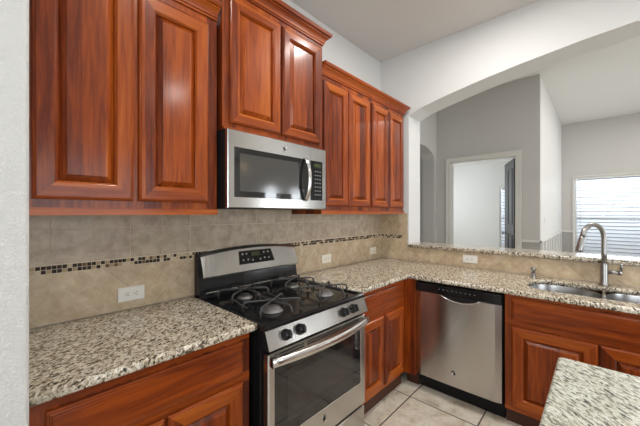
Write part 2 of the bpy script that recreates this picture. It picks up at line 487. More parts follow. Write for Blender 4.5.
def blind(label, xf, y0, y1, z0, z1, pitch, tilt):
    b = thing('window_blind', label, 'blind', (xf, (y0 + y1) / 2, z0))
    MB().box(xf - .03, xf + .02, y0, y1, z1 - .045, z1, .004).build('headrail', TRIMW, b)
    m = MB(); z = z0 + .05; a = math.radians(tilt); w = pitch * .44
    while z < z1 - .06:
        cx, cz = w * math.cos(a), w * math.sin(a)
        p = [(xf - cx, z - cz), (xf + cx, z + cz), (xf + cx + .001, z + cz - .002), (xf - cx + .001, z - cz - .002)]
        m.loops([[(q[0], y0 + .004, q[1]) for q in p], [(q[0], y1 - .004, q[1]) for q in p]]); z += pitch
    m.build('slats', BLIND, b)
    MB().box(xf - .022, xf + .012, y0 + .003, y1 - .003, z0, z0 + .022, .003).build('bottom_rail', TRIMW, b)
    for yy in (y0 + .12, y1 - .12): MB().tube([(xf - .034, yy, z1 - .05), (xf - .034, yy, z0 + .02)], .0025, 6).build('lift_cord', TRIMW, b)
    m = MB(); m.tube([(xf - .05, y1 - .10, z1 - .05), (xf - .05, y1 - .10, z0 + .75)], .003, 6); m.build('tilt_wand', SLOT, b)
    return b


blind('wide white slatted blind over the living room window behind the sink tap', 7.185, WY0 + .01, WY1 - .01, WZ0 + .005, WZ1 - .005, .088, -62)
blind('narrow white slatted blind seen through the open doorway beside the dark door', 6.625, IW0 + .01, IW1 - .01, IZ0 + .005, IZ1 - .005, .088, -62)

# ------------------------------------------------------------------ wall tiles
def clip(poly, u0, u1, z0, z1):
    for ax, lim, sg in ((0, u0, 1), (0, u1, -1), (1, z0, 1), (1, z1, -1)):
        out = []
        for i in range(len(poly)):
            a, b = poly[i], poly[(i + 1) % len(poly)]
            da, db = (a[ax] - lim) * sg, (b[ax] - lim) * sg
            if da >= 0: out.append(a)
            if da * db < 0:
                k = da / (da - db); out.append((a[0] + (b[0] - a[0]) * k, a[1] + (b[1] - a[1]) * k))
        poly = out
        if len(poly) < 3: return []
    return poly


class Tiles:
    def __init__(s, P): s.m = MB(); s.P = P; s.lay = s.m.bm.loops.layers.float_color.new('tone')

    def tile(s, poly, tone, d0=.004, d1=.010, bev=.0012):
        if len(poly) < 3: return
        area_ = abs(sum(poly[i][0] * poly[(i + 1) % len(poly)][1] - poly[(i + 1) % len(poly)][0] * poly[i][1] for i in range(len(poly)))) / 2
        if area_ < 4e-5: return
        cu = sum(p[0] for p in poly) / len(poly); cz = sum(p[1] for p in poly) / len(poly)
        r = max(math.hypot(p[0] - cu, p[1] - cz) for p in poly); k = 1 - bev * 1.4 / r
        inn = [(cu + (p[0] - cu) * k, cz + (p[1] - cz) * k) for p in poly]
        rings = [[s.P(u, z, d0) for u, z in poly], [s.P(u, z, d1 - .001) for u, z in poly], [s.P(u, z, d1) for u, z in inn]]
        n = len(poly); vs = [p for r_ in rings for p in r_]
        fs = [(a * n + i, a * n + (i + 1) % n, (a + 1) * n + (i + 1) % n, (a + 1) * n + i) for a in (0, 1) for i in range(n)] + [tuple(2 * n + i for i in range(n))]
        for f in s.m.add(vs, fs)[1]:
            for lp in f.loops: lp[s.lay] = (*tone, 1)


def tone(v=.12):
    k = 1 - random.random() * v; return (k, k * (1 - random.random() * .03), k * (1 - random.random() * .05))


G = .0032
def upper_tiles(T, u0, u1, z0, z1, ug):
    k = math.floor((u0 - ug) / .152)
    while ug + k * .152 < u1:
        a = ug + k * .152; zz = z0 + .002
        while zz < z1:
            T.tile(clip([(a + G / 2, zz + G / 2), (a + .152 - G / 2, zz + G / 2), (a + .152 - G / 2, zz + .152 - G / 2), (a + G / 2, zz + .152 - G / 2)], u0, u1, z0, z1), tone())
            zz += .152
        k += 1


def diamond_tiles(T, u0, u1, z0, z1, uc, zc, D=.215):
    h = D / 2 - G * .7
    for i in range(-30, 30):
        for j in (-2, -1, 0, 1, 2):
            cu = uc + i * D + (D / 2 if j % 2 else 0); cz = zc + j * D / 2
            if cu + h < u0 or cu - h > u1 or cz + h < z0 or cz - h > z1: continue
            T.tile(clip([(cu + h, cz), (cu, cz + h), (cu - h, cz), (cu, cz - h)], u0, u1, z0, z1), tone(.13))


MC = [srgb(44, 28, 18), srgb(54, 36, 24), srgb(112, 84, 58), srgb(192, 174, 144), srgb(204, 190, 164), srgb(172, 150, 118)]
def mosaic(T, u0, u1, z0, z1):
    c = (z1 - z0) / 2; u = u0; prev = [0, 0]
    while u < u1 - .008:
        for r in (0, 1):
            kk = random.choice((0, 0, 1, 1, 2, 3, 4, 5)) 
            prev[r] = kk
            T.tile([(u + .001, z0 + r * c + .001), (min(u + c, u1) - .001, z0 + r * c + .001), (min(u + c, u1) - .001, z0 + (r + 1) * c - .001), (u + .001, z0 + (r + 1) * c - .001)], MC[kk], bev=.0006)
        u += c


PA = lambda u, z, d: (u, -d, z)
PB = lambda u, z, d: (-d, u, z)
bs = thing('tile_backsplash', 'beige stone tile backsplash on the cooking wall with brown mosaic strip under the cabinets', 'backsplash', (-1.4, 0, .914))
MB().box(-2.787, -.0005, -.0085, -.0005, .9145, 1.43).build('grout', GROUT, bs)
T = Tiles(PA); upper_tiles(T, -2.787, -.011, 1.170, 1.43, -2.687); T.m.build('square_tiles', TILE_U, bs)
T = Tiles(PA); diamond_tiles(T, -2.787, -.011, .9145, 1.132, -2.61 + .1075, 1.024); T.m.build('diamond_tiles', TILE_D, bs)
T = Tiles(PA); mosaic(T, -2.787, -.012, 1.134, 1.169); T.m.build('mosaic_strip', MOSAIC, bs)
bs = thing('tile_backsplash', 'beige stone tile on the sink wall, below the granite ledge and up the corner', 'backsplash', (0, -1.5, .914))
m = MB(); m.box(-.0085, -.0005, -.318, -.0095, .9145, 1.392); m.box(-.0085, -.0005, -3.2, -.318, .9145, 1.050); m.build('grout', GROUT, bs)
T = Tiles(PB); diamond_tiles(T, -.318, -.0115, 1.170, 1.392, -.16, 1.28); diamond_tiles(T, -.318, -.0115, .9145, 1.132, -.16, 1.024); diamond_tiles(T, -3.2, -.319, .9145, 1.050, -.16, 1.024)
T.tile([(-.318, 1.134), (-.28, 1.134), (-.28, 1.169), (-.318, 1.169)], (1, 1, 1))
T.m.build('diamond_tiles', TILE_D, bs)
T = Tiles(PB); mosaic(T, -.279, -.012, 1.134, 1.169); T.m.build('mosaic_strip', MOSAIC, bs)


# ------------------------------------------------------------------ cabinet joinery
def place(side, pl):
    """maps (along, depth outward, z); side 'A' faces -y, side 'B' faces -x"""
    return (lambda u, d, z: (u, pl - d, z)) if side == 'A' else (lambda u, d, z: (pl - d, u, z))


def ring(P, u0, u1, z0, z1, i, d):
    return [P(u0 + i, d, z0 + i), P(u1 - i, d, z0 + i), P(u1 - i, d, z1 - i), P(u0 + i, d, z1 - i)]


def frame_loft(P, u0, u1, z0, z1, prof, parent, name, split, ax):
    """mitred frame; rails and stiles get their own grain"""
    m = MB(); rings = [ring(P, u0, u1, z0, z1, i, d) for i, d in prof]
    m.loops(rings, closed=True) if split else m.loops(rings)
    o = m.build(name, WOOD['z'], parent)
    if split:
        o.data.materials.append(WOOD[ax])
        k = 0 if ax == 'x' else 1
        for f in o.data.polygons:
            vs = [o.data.vertices[i].co for i in f.vertices]
            if max(v[k] for v in vs) - min(v[k] for v in vs) > (u1 - u0) * .45 and max(v.z for v in vs) - min(v.z for v in vs) < (z1 - z0) * .3: f.material_index = 1
    return o


def door(side, pl, u0, u1, z0, z1, cab, sw=.056):
    P = place(side, pl); ax = 'x' if side == 'A' else 'y'
    fr = frame_loft(P, u0, u1, z0, z1, [(0, .001), (0, .012), (.003, .0155), (.006, .0165), (.009, .0195), (.012, .020), (sw, .020), (sw + .003, .0185), (sw + .005, .015), (sw + .0085, .0125), (sw + .009, .004), (sw + .009, .001)], cab, 'door', True, ax)
    i0 = sw + .0092
    frame_loft(P, u0, u1, z0, z1, [(i0, .0005), (i0, .002), (i0 + .003, .0028), (i0 + .022, .0172), (i0 + .0232, .0200), (i0 + .026, .0206)], fr, 'raised_panel', False, ax)
    return fr


def drawer_front(side, pl, u0, u1, z0, z1, cab):
    P = place(side, pl); ax = 'x' if side == 'A' else 'y'
    m = MB(); m.loops([ring(P, u0, u1, z0, z1, i, d) for i, d in [(0, .001), (0, .010), (.003, .0125), (.006, .0128), (.008, .0160), (.012, .0168), (.014, .0195), (.018, .020)]])
    return m.build('drawer', WOOD[ax], cab)


def carcass(side, pl, back, u0, u1, z0, z1, cab, toe=None):
    """box with its face frame; pl = face of the frame"""
    P = place(side, pl); dp = abs(back - pl)
    m = MB(); m.loops([[P(u0, -dp, z0), P(u1, -dp, z0), P(u1, -dp, z1), P(u0, -dp, z1)], [P(u0, -.02, z0), P(u1, -.02, z0), P(u1, -.02, z1), P(u0, -.02, z1)],
                       [P(u0, 0, z0), P(u1, 0, z0), P(u1, 0, z1), P(u0, 0, z1)]])
    m.build('body', WOOD['z'], cab)


def rail(side, pl, u0, u1, z0, z1, cab, name='face_rail', d=.0015):
    P = place(side, pl); ax = 'x' if side == 'A' else 'y'
    m = MB(); m.loops([[P(u0, -.004, z0), P(u1, -.004, z0), P(u1, -.004, z1), P(u0, -.004, z1)], [P(u0, d, z0), P(u1, d, z0), P(u1, d, z1), P(u0, d, z1)]])
    return m.build(name, WOOD[ax], cab)


CROWN = [(-.002, 0), (.010, 0), (.010, .012), (.016, .013), (.018, .022), (.026, .034), (.040, .045), (.046, .047), (.046, .054), (.060, .057), (.066, .066), (.066, .078), (-.002, .078)]


def crown(pl, back, x0, x1, z, cab, left, right):
    m = MB(); rings = []
    st = [(x0, -1, back) if left else None, (x0, -1 if left else 0, pl), (x1, 1 if right else 0, pl), (x1, 1, back) if right else None]
    for q in st:
        if q is None: continue
        x, sg, y = q
        rings.append([(x + sg * o * .78, (y - o * .78 if y == pl else y), z + h) for o, h in CROWN])
    m.loops(rings); m.build('crown_moulding', WOOD['x'], cab)


def toe(side, pl, u0, u1, cab, z1=.141):
    P = place(side, pl); m = MB()
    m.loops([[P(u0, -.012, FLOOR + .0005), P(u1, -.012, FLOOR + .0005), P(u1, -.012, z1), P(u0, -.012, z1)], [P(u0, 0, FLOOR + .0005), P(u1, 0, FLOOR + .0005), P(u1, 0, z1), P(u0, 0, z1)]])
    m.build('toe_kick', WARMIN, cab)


def upper(label, u0, u1, z0, z1, pl, doors, dz0, dz1, cl, cr, sw=.056):
    c = thing('upper_cabinet', label, 'cabinet', ((u0 + u1) / 2, pl / 2, z0), 'cherry wall cabinets')
    carcass('A', pl, -.0115, u0, u1, z0, z1, c)
    rail('A', pl, u0, u1, z0, z0 + (.028 if z0 < 1.5 else .014), c, 'bottom_rail', .012)
    for a, b in doors: door('A', pl, a, b, dz0, dz1, c, sw)
    crown(pl, -.012, u0, u1, z1 - .005, c, cl, cr)
    return c


upper('cherry wall cabinet with two wide raised-panel doors, left of the microwave', -2.786, -2.078, 1.388, 2.378, -.31, [(-2.762, -2.456), (-2.436, -2.128)], 1.446, 2.335, False, False, .058)
upper('short cherry wall cabinet directly above the microwave, set higher than its neighbours', -2.066, -1.318, 1.822, 2.552, -.345, [(-2.030, -1.696), (-1.682, -1.350)], 1.862, 2.512, True, True, .05)
upper('cherry wall cabinet with two narrow doors just right of the microwave', -1.300, -.679, 1.388, 2.378, -.31, [(-1.276, -.998), (-.988, -.692)], 1.446, 2.335, False, False, .05)
upper('cherry wall cabinet with two narrow doors in the corner next to the arch', -.677, -.082, 1.388, 2.378, -.31, [(-.664, -.388), (-.376, -.104)], 1.446, 2.335, False, True, .05)


def base_a(label, u0, u1, doors, dr):
    c = thing('base_cabinet', label, 'cabinet', ((u0 + u1) / 2, -.3, FLOOR), 'cherry base cabinets')
    carcass('A', -.61, -.004, u0, u1, .141, .8825, c)
    toe('A', -.585, u0, u1, c)
    rail('A', -.61, u0, u1, .850, .8825, c, 'top_rail'); rail('A', -.61, u0, u1, .142, .166, c, 'bottom_rail'); rail('A', -.61, u0, u1, .664, .706, c, 'middle_rail')
    for a, b in dr: drawer_front('A', -.61, a, b, .703, .843, c)
    for a, b in doors: door('A', -.61, a, b, .17, .672, c)
    return c


base_a('cherry base cabinet with a drawer, left of the range under the left counter', -2.786, -2.086, [(-2.752, -2.442), (-2.430, -2.122)], [(-2.752, -2.122)])
base_a('cherry base cabinet with a drawer and two doors between range and dishwasher', -1.296, -.650, [(-1.262, -.968), (-.956, -.676)], [(-1.262, -.676)])
# corner filler post beside the dishwasher
c = thing('corner_filler', 'upright cherry filler post in the inside corner, left of the dishwasher', 'cabinet trim', (-.63, -.665, FLOOR))
MB().box(-.648, -.60, -.698, -.612, .141, .8825, .002).build('post', WOOD['z'], c)
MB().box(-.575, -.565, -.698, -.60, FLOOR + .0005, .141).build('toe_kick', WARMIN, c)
c = thing('sink_base_cabinet', 'wide cherry cabinet under the sink with false drawer front and two doors', 'cabinet', (-.3, -1.76, FLOOR), 'cherry base cabinets')
# open-topped box so that the sink bowls hang inside it
m = MB(); m.box(-.61, -.59, -2.215, -1.297, .141, .8825); m.box(-.59, -.02, -1.315, -1.297, .141, .8825); m.box(-.59, -.02, -2.215, -2.197, .141, .8825); m.box(-.59, -.02, -2.197, -1.315, .141, .159); m.box(-.02, -.008, -2.215, -1.297, .141, .8825); m.build('body', WOOD['z'], c)
toe('B', -.565, -2.215, -1.297, c)
rail('B', -.61, -2.215, -1.297, .862, .8825, c, 'top_rail'); rail('B', -.61, -2.215, -1.297, .142, .166, c, 'bottom_rail'); rail('B', -.61, -2.215, -1.297, .684, .722, c, 'middle_rail')
drawer_front('B', -.61, -2.180, -1.334, .718, .858, c)
door('B', -.61, -1.738, -1.334, .17, .679, c); door('B', -.61, -2.180, -1.746, .17, .679, c)
c = thing('base_cabinet', 'cherry base cabinet beyond the sink at the right edge', 'cabinet', (-.3, -2.7, FLOOR), 'cherry base cabinets')
carcass('B', -.61, -.008, -3.19, -2.218, .141, .8825, c); toe('B', -.565, -3.19, -2.218, c)
drawer_front('B', -.61, -3.16, -2.25, .718, .858, c); door('B', -.61, -2.70, -2.25, .17, .679, c); door('B', -.61, -3.16, -2.71, .17, .679, c)

# ------------------------------------------------------------------ granite tops
def slab(name, label, outer, z0, z1, mat, holes=(), r=.008, inset_sign=1):
    """outer: ccw polygon; eased edges; holes: list of loops"""
    o = MB(); bm = o.bm
    def offset(poly, d):
        n = len(poly); out = []
        for i in range(n):
            p, q, s_ = Vector(poly[i - 1]), Vector(poly[i]), Vector(poly[(i + 1) % n])
            e1 = (q - p).normalized(); e2 = (s_ - q).normalized()
            n1 = Vector((-e1.y, e1.x)); n2 = Vector((-e2.y, e2.x))
            k = (n1 + n2); k /= max(.2, k.dot(n1)); out.append(tuple(q + k * d))
        return out
    prof = [(r * .6, z0), (0, z0 + r * .6), (0, z1 - r), (r * .3, z1 - r * .3), (r, z1)]
    rings = []
    for i, z in prof: rings.append([bm.verts.new((x, y, z)) for x, y in offset(outer, i)])
    for a, b in zip(rings[:-1], rings[1:]):
        for k in range(len(a)): bm.faces.new((a[k], a[(k + 1) % len(a)], b[(k + 1) % len(a)], b[k])).smooth = True
    ht, hb = [], []
    for h in holes:
        prof2 = [(r * .5, z1), (0, z1 - r * .5), (0, z0)]
        hr = [[bm.verts.new((x, y, z)) for x, y in offset(h, -i)] for i, z in prof2]
        for a, b in zip(hr[:-1], hr[1:]):
            for k in range(len(a)): bm.faces.new((a[k], a[(k + 1) % len(a)], b[(k + 1) % len(a)], b[k])).smooth = True
        ht.append(hr[0]); hb.append(hr[-1])
    for loops in ([rings[-1]] + ht, [rings[0]] + hb):
        ed = []
        for L in loops:
            for k in range(len(L)):
                e = bm.edges.get((L[k], L[(k + 1) % len(L)])); ed.append(e)
        bmesh.ops.triangle_fill(bm, use_beauty=True, edges=ed)
    ob = o.build(name, mat); ob['label'] = label; return ob


def top(name, label, cat, *a, **k):
    o = slab(name, label, *a, **k); o['category'] = cat; return o


top('granite_countertop', 'speckled beige granite countertop left of the range', 'countertop', [(-2.787, -.647), (-2.075, -.647), (-2.067, -.644), (-2.064, -.636), (-2.064, -.012), (-2.787, -.012)], .883, .914, GRANITE)
SY0, SY1, SX0, SX1 = -2.14, -1.383, -.520, -.142
hole = []
for (x, y) in rounded_rect(SX0, SX1, SY0, SY1, .15, 8): hole.append((x, y))
top('granite_countertop', 'L-shaped speckled granite countertop running right of the range into the sink', 'countertop',
    [(-1.300, -.647), (-.662, -.647), (-.651, -.650), (-.647, -.660), (-.647, -3.2), (-.012, -3.2), (-.012, -.012), (-1.300, -.012)], .883, .914, GRANITE, [hole])
top('granite_ledge', 'narrow raised granite ledge capping the half wall under the arch', 'ledge', [(-.032, -3.88), (.275, -3.88), (.275, -.331), (-.022, -.331), (-.032, -.341)], 1.0525, 1.084, GRANITE)
top('island_countertop', 'pale streaked granite island top in the bottom right corner', 'countertop', [(-2.55, -2.9), (-1.552, -2.9), (-1.552, -1.652), (-1.562, -1.641), (-2.55, -1.641)], .883, .914, GRANITE_I)
c = thing('kitchen_island', 'cherry island base under the pale granite top', 'island', (-2.05, -2.27, FLOOR))
MB().box(-2.50, -1.61, -2.86, -1.70, .141, .8825).build('body', WOOD['z'], c)
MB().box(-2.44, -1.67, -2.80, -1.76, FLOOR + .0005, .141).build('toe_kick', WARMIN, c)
P_ = place('B', -1.61)

# ------------------------------------------------------------------ sink, tap, soap pump
sk = thing('double_sink', 'stainless steel double bowl sink set under the granite counter', 'sink', (-.33, -1.76, .68))


def bowl(y0, y1, r):
    m = MB(); rings = []
    for ins, z in [(0, .8815), (.002, .874), (.006, .80), (.016, .72), (.045, .695), (.10, .690)]:
        rings.append([(x, y, z) for x, y in rounded_rect(-.535 + ins, -.132 - ins, y0 + ins, y1 - ins, max(r - ins * .6, .03), 7)])
    for ins, z in [(.10, .688), (.044, .693), (.013, .718), (.003, .80), (-.002, .874), (-.002, .8815)]:
        rings.append([(x, y, z) for x, y in rounded_rect(-.535 + ins, -.132 - ins, y0 + ins, y1 - ins, max(r - ins * .6, .03), 7)])
    n = len(rings[0])
    m.loops(rings[:6], cap0=False, smooth=True); m.loops(rings[6:], cap1=False, smooth=True)
    o = m.build('bowl', SINKM, sk)
    d = MB(); cy = (y0 + y1) / 2
    d.lathe([(.0, .6915), (.022, .6915), (.026, .694), (.043, .6945), (.045, .691), (.045, .690)], (-.33, cy, 0), n=20); d.build('drain', CHROME, o)


bowl(-1.757, -1.376, .15); bowl(-2.148, -1.775, .12)
m = MB(); m.box(-.53, -.137, -1.7745, -1.7575, .8745, .8815, .002); m.build('divider', CHROME, sk)

fx, fy = -.085, -1.767
tp = thing('kitchen_tap', 'tall brushed nickel gooseneck tap standing behind the sink', 'tap', (fx, fy, .914))
MB().lathe([(.030, .9145), (.030, .920), (.024, .926), (.0215, .932), (.0215, 1.055), (.019, 1.062), (.0, 1.063)], (fx, fy, 0), n=24).build('base', NICKEL, tp)
dv = Vector((-.155, .105, 0)); L = dv.length; dv.normalize()
path = [(fx, fy, 1.055), (fx, fy, 1.13), (fx, fy, 1.215)]; rr = .094
for k in range(1, 15):
    a = math.pi * k / 14 * .94; q = Vector((fx, fy, 1.225)) + dv * (rr - rr * math.cos(a)) + Vector((0, 0, rr * math.sin(a))); path.append(tuple(q))
MB().tube(path, .0145, 14).build('spout', NICKEL, tp)
e = Vector(path[-1]); ddir = (e - Vector(path[-2])).normalized()
MB().tube([tuple(e), tuple(e + ddir * .012), tuple(e + ddir * .02), tuple(e + ddir * .09), tuple(e + ddir * .103)], [.0150, .0155, .0175, .0200, .0185], 16).build('spray_head', NICKEL, tp)
h = MB(); h.tube([(fx, fy - .018, 1.005), (fx, fy - .070, 1.005)], .0135, 14); h.tube([(fx, fy - .070, 1.005), (fx, fy - .086, 1.005)], .0155, 14)
hd = h.build('handle', NICKEL, tp)
MB().tube([(fx - .001, fy - .079, 1.0), (fx - .006, fy - .081, 1.04), (fx - .012, fy - .084, 1.065)], [.0075, .007, .0075], 10).build('lever', NICKEL, hd)
sp = thing('soap_dispenser', 'small brushed nickel soap pump at the left end of the sink', 'soap pump', (-.12, -1.384, .914))
MB().lathe([(.021, .9145), (.021, .919), (.016, .922), (.0155, .950), (.0, .951)], (-.12, -1.384, 0), n=16).build('collar', NICKEL, sp)
m = MB(); m.lathe([(.009, .950), (.009, .966), (.0155, .969), (.0155, .990), (.0, .992)], (-.12, -1.384, 0), n=14); m.tube([(-.12, -1.384, .977), (-.165, -1.384, .975), (-.172, -1.384, .968)], [.006, .0055, .005], 8); m.build('pump_head', NICKEL, sp)


# ------------------------------------------------------------------ emblem: round badge with a looped monogram
def emblem(side, pl, u, z, r, parent):
    P = place(side, pl); m = MB()
    ax = (0, -1, 0) if side == 'A' else (-1, 0, 0)
    m.lathe([(r, 0), (r, .0016), (r * .86, .0022), (r * .84, .0012), (0, .0012)], P(u, 0, z), ax, 24)
    o = m.build('emblem', CHROME, parent); q = MB()
    def c(pts): q.tube([P(u + a * r, .002, z + b * r) for a, b in pts], r * .075, 6)
    sg = 1 if side == 'A' else -1
    g = [(-.05, .30), (-.25, .42), (-.45, .25), (-.48, -.05), (-.32, -.32), (-.10, -.30), (-.02, -.05), (-.22, -.02)]
    e = [(.45, .30), (.25, .42), (.10, .25), (.28, .05), (.10, -.12), (.14, -.36), (.38, -.36), (.52, -.18)]
    c([(sg * a, b) for a, b in g]); c([(sg * a, b) for a, b in e])
    q.tube([P(u + .68 * r * math.cos(t_), .002, z + .68 * r * math.sin(t_)) for t_ in [2 * math.pi * k / 20 for k in range(21)]], r * .05, 6)
    q.build('monogram', BLACKM, o)


# ------------------------------------------------------------------ range
RX0, RX1 = -2.058, -1.306; RM = (RX0 + RX1) / 2
rg = thing('gas_range', 'freestanding stainless gas range with black cooktop between the counters', 'range', (RM, -.35, FLOOR))
m = MB(); m.box(RX0, RX1, -.655, -.025, FLOOR + .06, .884)
for x in (RX0 + .05, RX1 - .05):
    for y in (-.60, -.08): m.lathe([(.018, FLOOR + .0005), (.018, FLOOR + .06)], (x, y, 0), n=10)
m.build('body', ENAMEL, rg)
m = MB(); cr = []
for i, z in [(0, .884), (0, .898), (.006, .905), (.012, .906), (.020, .906), (.028, .900), (.034, .897)]:
    cr.append([(x, y, z) for x, y in rounded_rect(RX0 - .002 + i, RX1 + .002 - i, -.690 + i, -.06 - i, .012, 3)])
m.loops(cr, smooth=False); m.build('cooktop', ENAMEL, rg)
# backguard: black shell, arched stainless face, glass control strip
def bg_top(x): return 1.150 + .030 * (1 - ((x - RM) / .376) ** 2)
NX = 24
def arch_panel(x0, x1, f_front, back, zb):
    m = MB(); rings = []
    for k in range(NX + 1):
        x = x0 + (x1 - x0) * k / NX; zt = bg_top(x) if f_front else bg_top(x) + .004
        if f_front: rings.append([(x, -.100, zb), (x, -.104, zb + .010), (x, -.060, zt - .012), (x, -.050, zt), (x, back, zt), (x, back, zb)])
        else: rings.append([(x, -.085, zb), (x, -.046, zt - .003), (x, -.040, zt), (x, -.016, zt), (x, -.016, zb)])
    m.loops(rings); return m
arch_panel(RX0, RX1, False, -.016, .884).build('backguard', ENAMEL, rg)
arch_panel(RX0 + .014, RX1 - .012, True, -.042, 1.020).build('backguard_face', STEEL, rg)
def slope(x, t, d):     # t: 0 at the bottom, 1 at the top of the stainless face
    zb, zt = 1.030, bg_top(x) - .012
    z = zb + (zt - zb) * t; y = -.104 + .044 * t; return (x, y - d, z + d * .3)
cp = MB(); cp.loops([[slope(-1.806, .30, -.002), slope(-1.530, .30, -.002), slope(-1.546, .90, -.002), slope(-1.796, .90, -.002)], [slope(-1.806, .30, .003), slope(-1.530, .30, .003), slope(-1.546, .90, .003), slope(-1.796, .90, .003)]])
cpo = cp.build('clock_panel', BLACK, rg)
q = MB(); q.loops([[slope(x, t_, d) for x, t_ in ((-1.712, .62), (-1.640, .62), (-1.644, .82), (-1.708, .82))] for d in (.0025, .0036)]); q.build('display', LCD, cpo)
for x, t_ in [(-1.775, .75), (-1.745, .75), (-1.775, .48), (-1.740, .48), (-1.705, .44), (-1.645, .44), (-1.610, .75), (-1.575, .75), (-1.610, .48), (-1.575, .48)]:
    q = MB(); q.loops([[slope(x + a, t_ + b, d) for a, b in ((-.005, -.035), (.005, -.035), (.005, .035), (-.005, .035))] for d in (.0025, .004)]); q.build('button', MARK, cpo)
m = MB(); m.box(RX0 + .03, RX1 - .03, -.096, -.082, .930, .938, .002); m.build('trim_strip', CHROME, rg)
# burners and grates
BUR = [(-1.885, -.520), (-1.478, -.512), (-1.850, -.215), (-1.478, -.222)]
for bx, by in BUR:
    big = by < -.4
    r = .044 if big else .036
    o = MB().lathe([(r * 1.25, .8975), (r * 1.2, .902), (r, .905), (r, .910), (r * .9, .912), (0, .912)], (bx, by, 0), n=28).build('burner', ALU, rg)
    MB().lathe([(r * .84, .9122), (r * .86, .916), (r * .8, .919), (0, .9195)], (bx, by, 0), n=24).build('burner_cap', IRON if not big else ALU, o)
def grate(bs_, x0, x1):
    m = MB(); zt = .952
    for bx, by in bs_:
        for k in range(6):
            a = math.radians(k * 60 + 30); R = .146
            ex, ey = bx + R * math.cos(a), by + R * math.sin(a)
            ex = min(max(ex, x0), x1); dx, dy = ex - bx, ey - by
            pts = [(bx + dx * f, by + dy * f, z) for f, z in ((.05, zt), (.5, zt + .001), (.86, zt), (.95, zt - .004), (1.0, zt - .014), (1.01, .9075))]
            m.tube(pts, [.0046, .0056, .0056, .0056, .0056, .0066], 8)
        m.lathe([(.014, zt - .005), (.014, zt + .004), (.006, zt + .007), (0, zt + .007)], (bx, by, 0), n=12)
    (ax_, ay), (bx_, by_) = bs_
    for s_ in (-1, 1):
        m.tube([(ax_ + s_ * .11, ay + .065, .922), ((ax_ + bx_) / 2 + s_ * .11, (ay + by_) / 2, .918), (bx_ + s_ * .11, by_ - .065, .922)], .005, 8)
    return m.build('grate', IRON, rg)
grate([BUR[0], BUR[2]], -2.015, -1.735); grate([BUR[1], BUR[3]], -1.61, -1.345)
# sloped control panel with four knobs
PF = [(-.682, .884), (-.714, .803), (-.66, .803), (-.66, .884)]
MB().prism(PF, 'x', RX0 + .004, RX1 - .004).build('control_panel', STEEL, rg)
MB().prism(PF, 'x', RX0, RX0 + .0038).build('panel_end', BLACKM, rg); MB().prism(PF, 'x', RX1 - .0038, RX1).build('panel_end', BLACKM, rg)
nrm = Vector((0, -.93, .367)).normalized()
for kx in (-1.950, -1.862, -1.530, -1.441):
    c = Vector((kx, -.6982, .8435))
    o = MB().lathe([(.026, 0), (.026, .004), (.022, .007), (.0205, .026), (.018, .029), (0, .0295)], c, nrm, 22).build('knob', BLACK, rg)
    up = Vector((0, .367, .93)); a = c + nrm * .029; sd = Vector((1, 0, 0))
    m = MB(); m.loops([[tuple(a + sd * s_ * .006 + up * t_ * .019 + nrm * d) for s_, t_ in ((-1, -1), (1, -1), (1, 1), (-1, 1))] for d in (-.002, .008)]); m.build('knob_grip', BLACK, o)
# oven door
DX0, DX1 = RX0 + .010, RX1 - .012
P = place('A', -.66)
def ring2(x0, x1, z0, z1, d): return [P(x0, d, z0), P(x1, d, z0), P(x1, d, z1), P(x0, d, z1)]
m = MB(); gx0, gx1, gz0, gz1 = -2.013, -1.366, .385, .712
m.loops([ring2(DX0, DX1, .246, .781, .002), ring2(DX0, DX1, .246, .781, .034), ring2(DX0 + .005, DX1 - .005, .251, .776, .040), ring2(gx0 - .002, gx1 + .002, gz0 - .002, gz1 + .002, .040), ring2(gx0, gx1, gz0, gz1, .036), ring2(gx0, gx1, gz0, gz1, .002)], closed=True)
od = m.build('oven_door', STEEL, rg)
m = MB(); m.loops([ring2(gx0 + .0005, gx1 - .0005, gz0 + .0005, gz1 - .0005, .004), ring2(gx0 + .0005, gx1 - .0005, gz0 + .0005, gz1 - .0005, .0385)]); gp = m.build('door_glass', GLASSB, od)
m = MB(); m.loops([ring2(-1.938, -1.44, .44, .650, .037), ring2(-1.938, -1.44, .44, .650, .0392)]); m.build('viewing_window', SCREEN, gp)
for x0, x1 in ((-1.985, -1.835), (-1.815, -1.555), (-1.535, -1.385)):
    m = MB()
    for z in (.7525, .7650): m.loops([ring2(x0, x1, z, z + .008, .036), ring2(x0, x1, z, z + .008, .0405)])
    m.build('vent_slot', SLOT, od)
m = MB(); rings = []
for k in range(17):
    s_ = k / 16; x = DX0 + .004 + (DX1 - DX0 - .008) * s_; bow = 1 - (2 * s_ - 1) ** 2
    y = -.722 - .040 * bow; h_ = .0225
    rings.append([(x, y - .009, .752 - h_ * .55), (x, y - .012, .752), (x, y - .009, .752 + h_ * .55), (x, y, .752 + h_), (x, y + .010, .752 + h_ * .7), (x, y + .010, .752 - h_ * .7), (x, y, .752 - h_)])
m.loops(rings, smooth=True); hd = m.build('door_handle', SATIN, od)
for x in (DX0 + .004, DX1 - .028): MB().box(x, x + .024, -.728, -.699, .732, .772, .004).build('handle_mount', STEEL, hd)
emblem('A', -.7005, -1.690, .335, .019, od)
m = MB(); m.loops([ring2(DX0, DX1, FLOOR + .045, .228, .002), ring2(DX0, DX1, FLOOR + .045, .228, .030), ring2(DX0 + .006, DX1 - .006, FLOOR + .051, .222, .036)]); m.build('storage_drawer', STEEL, rg)

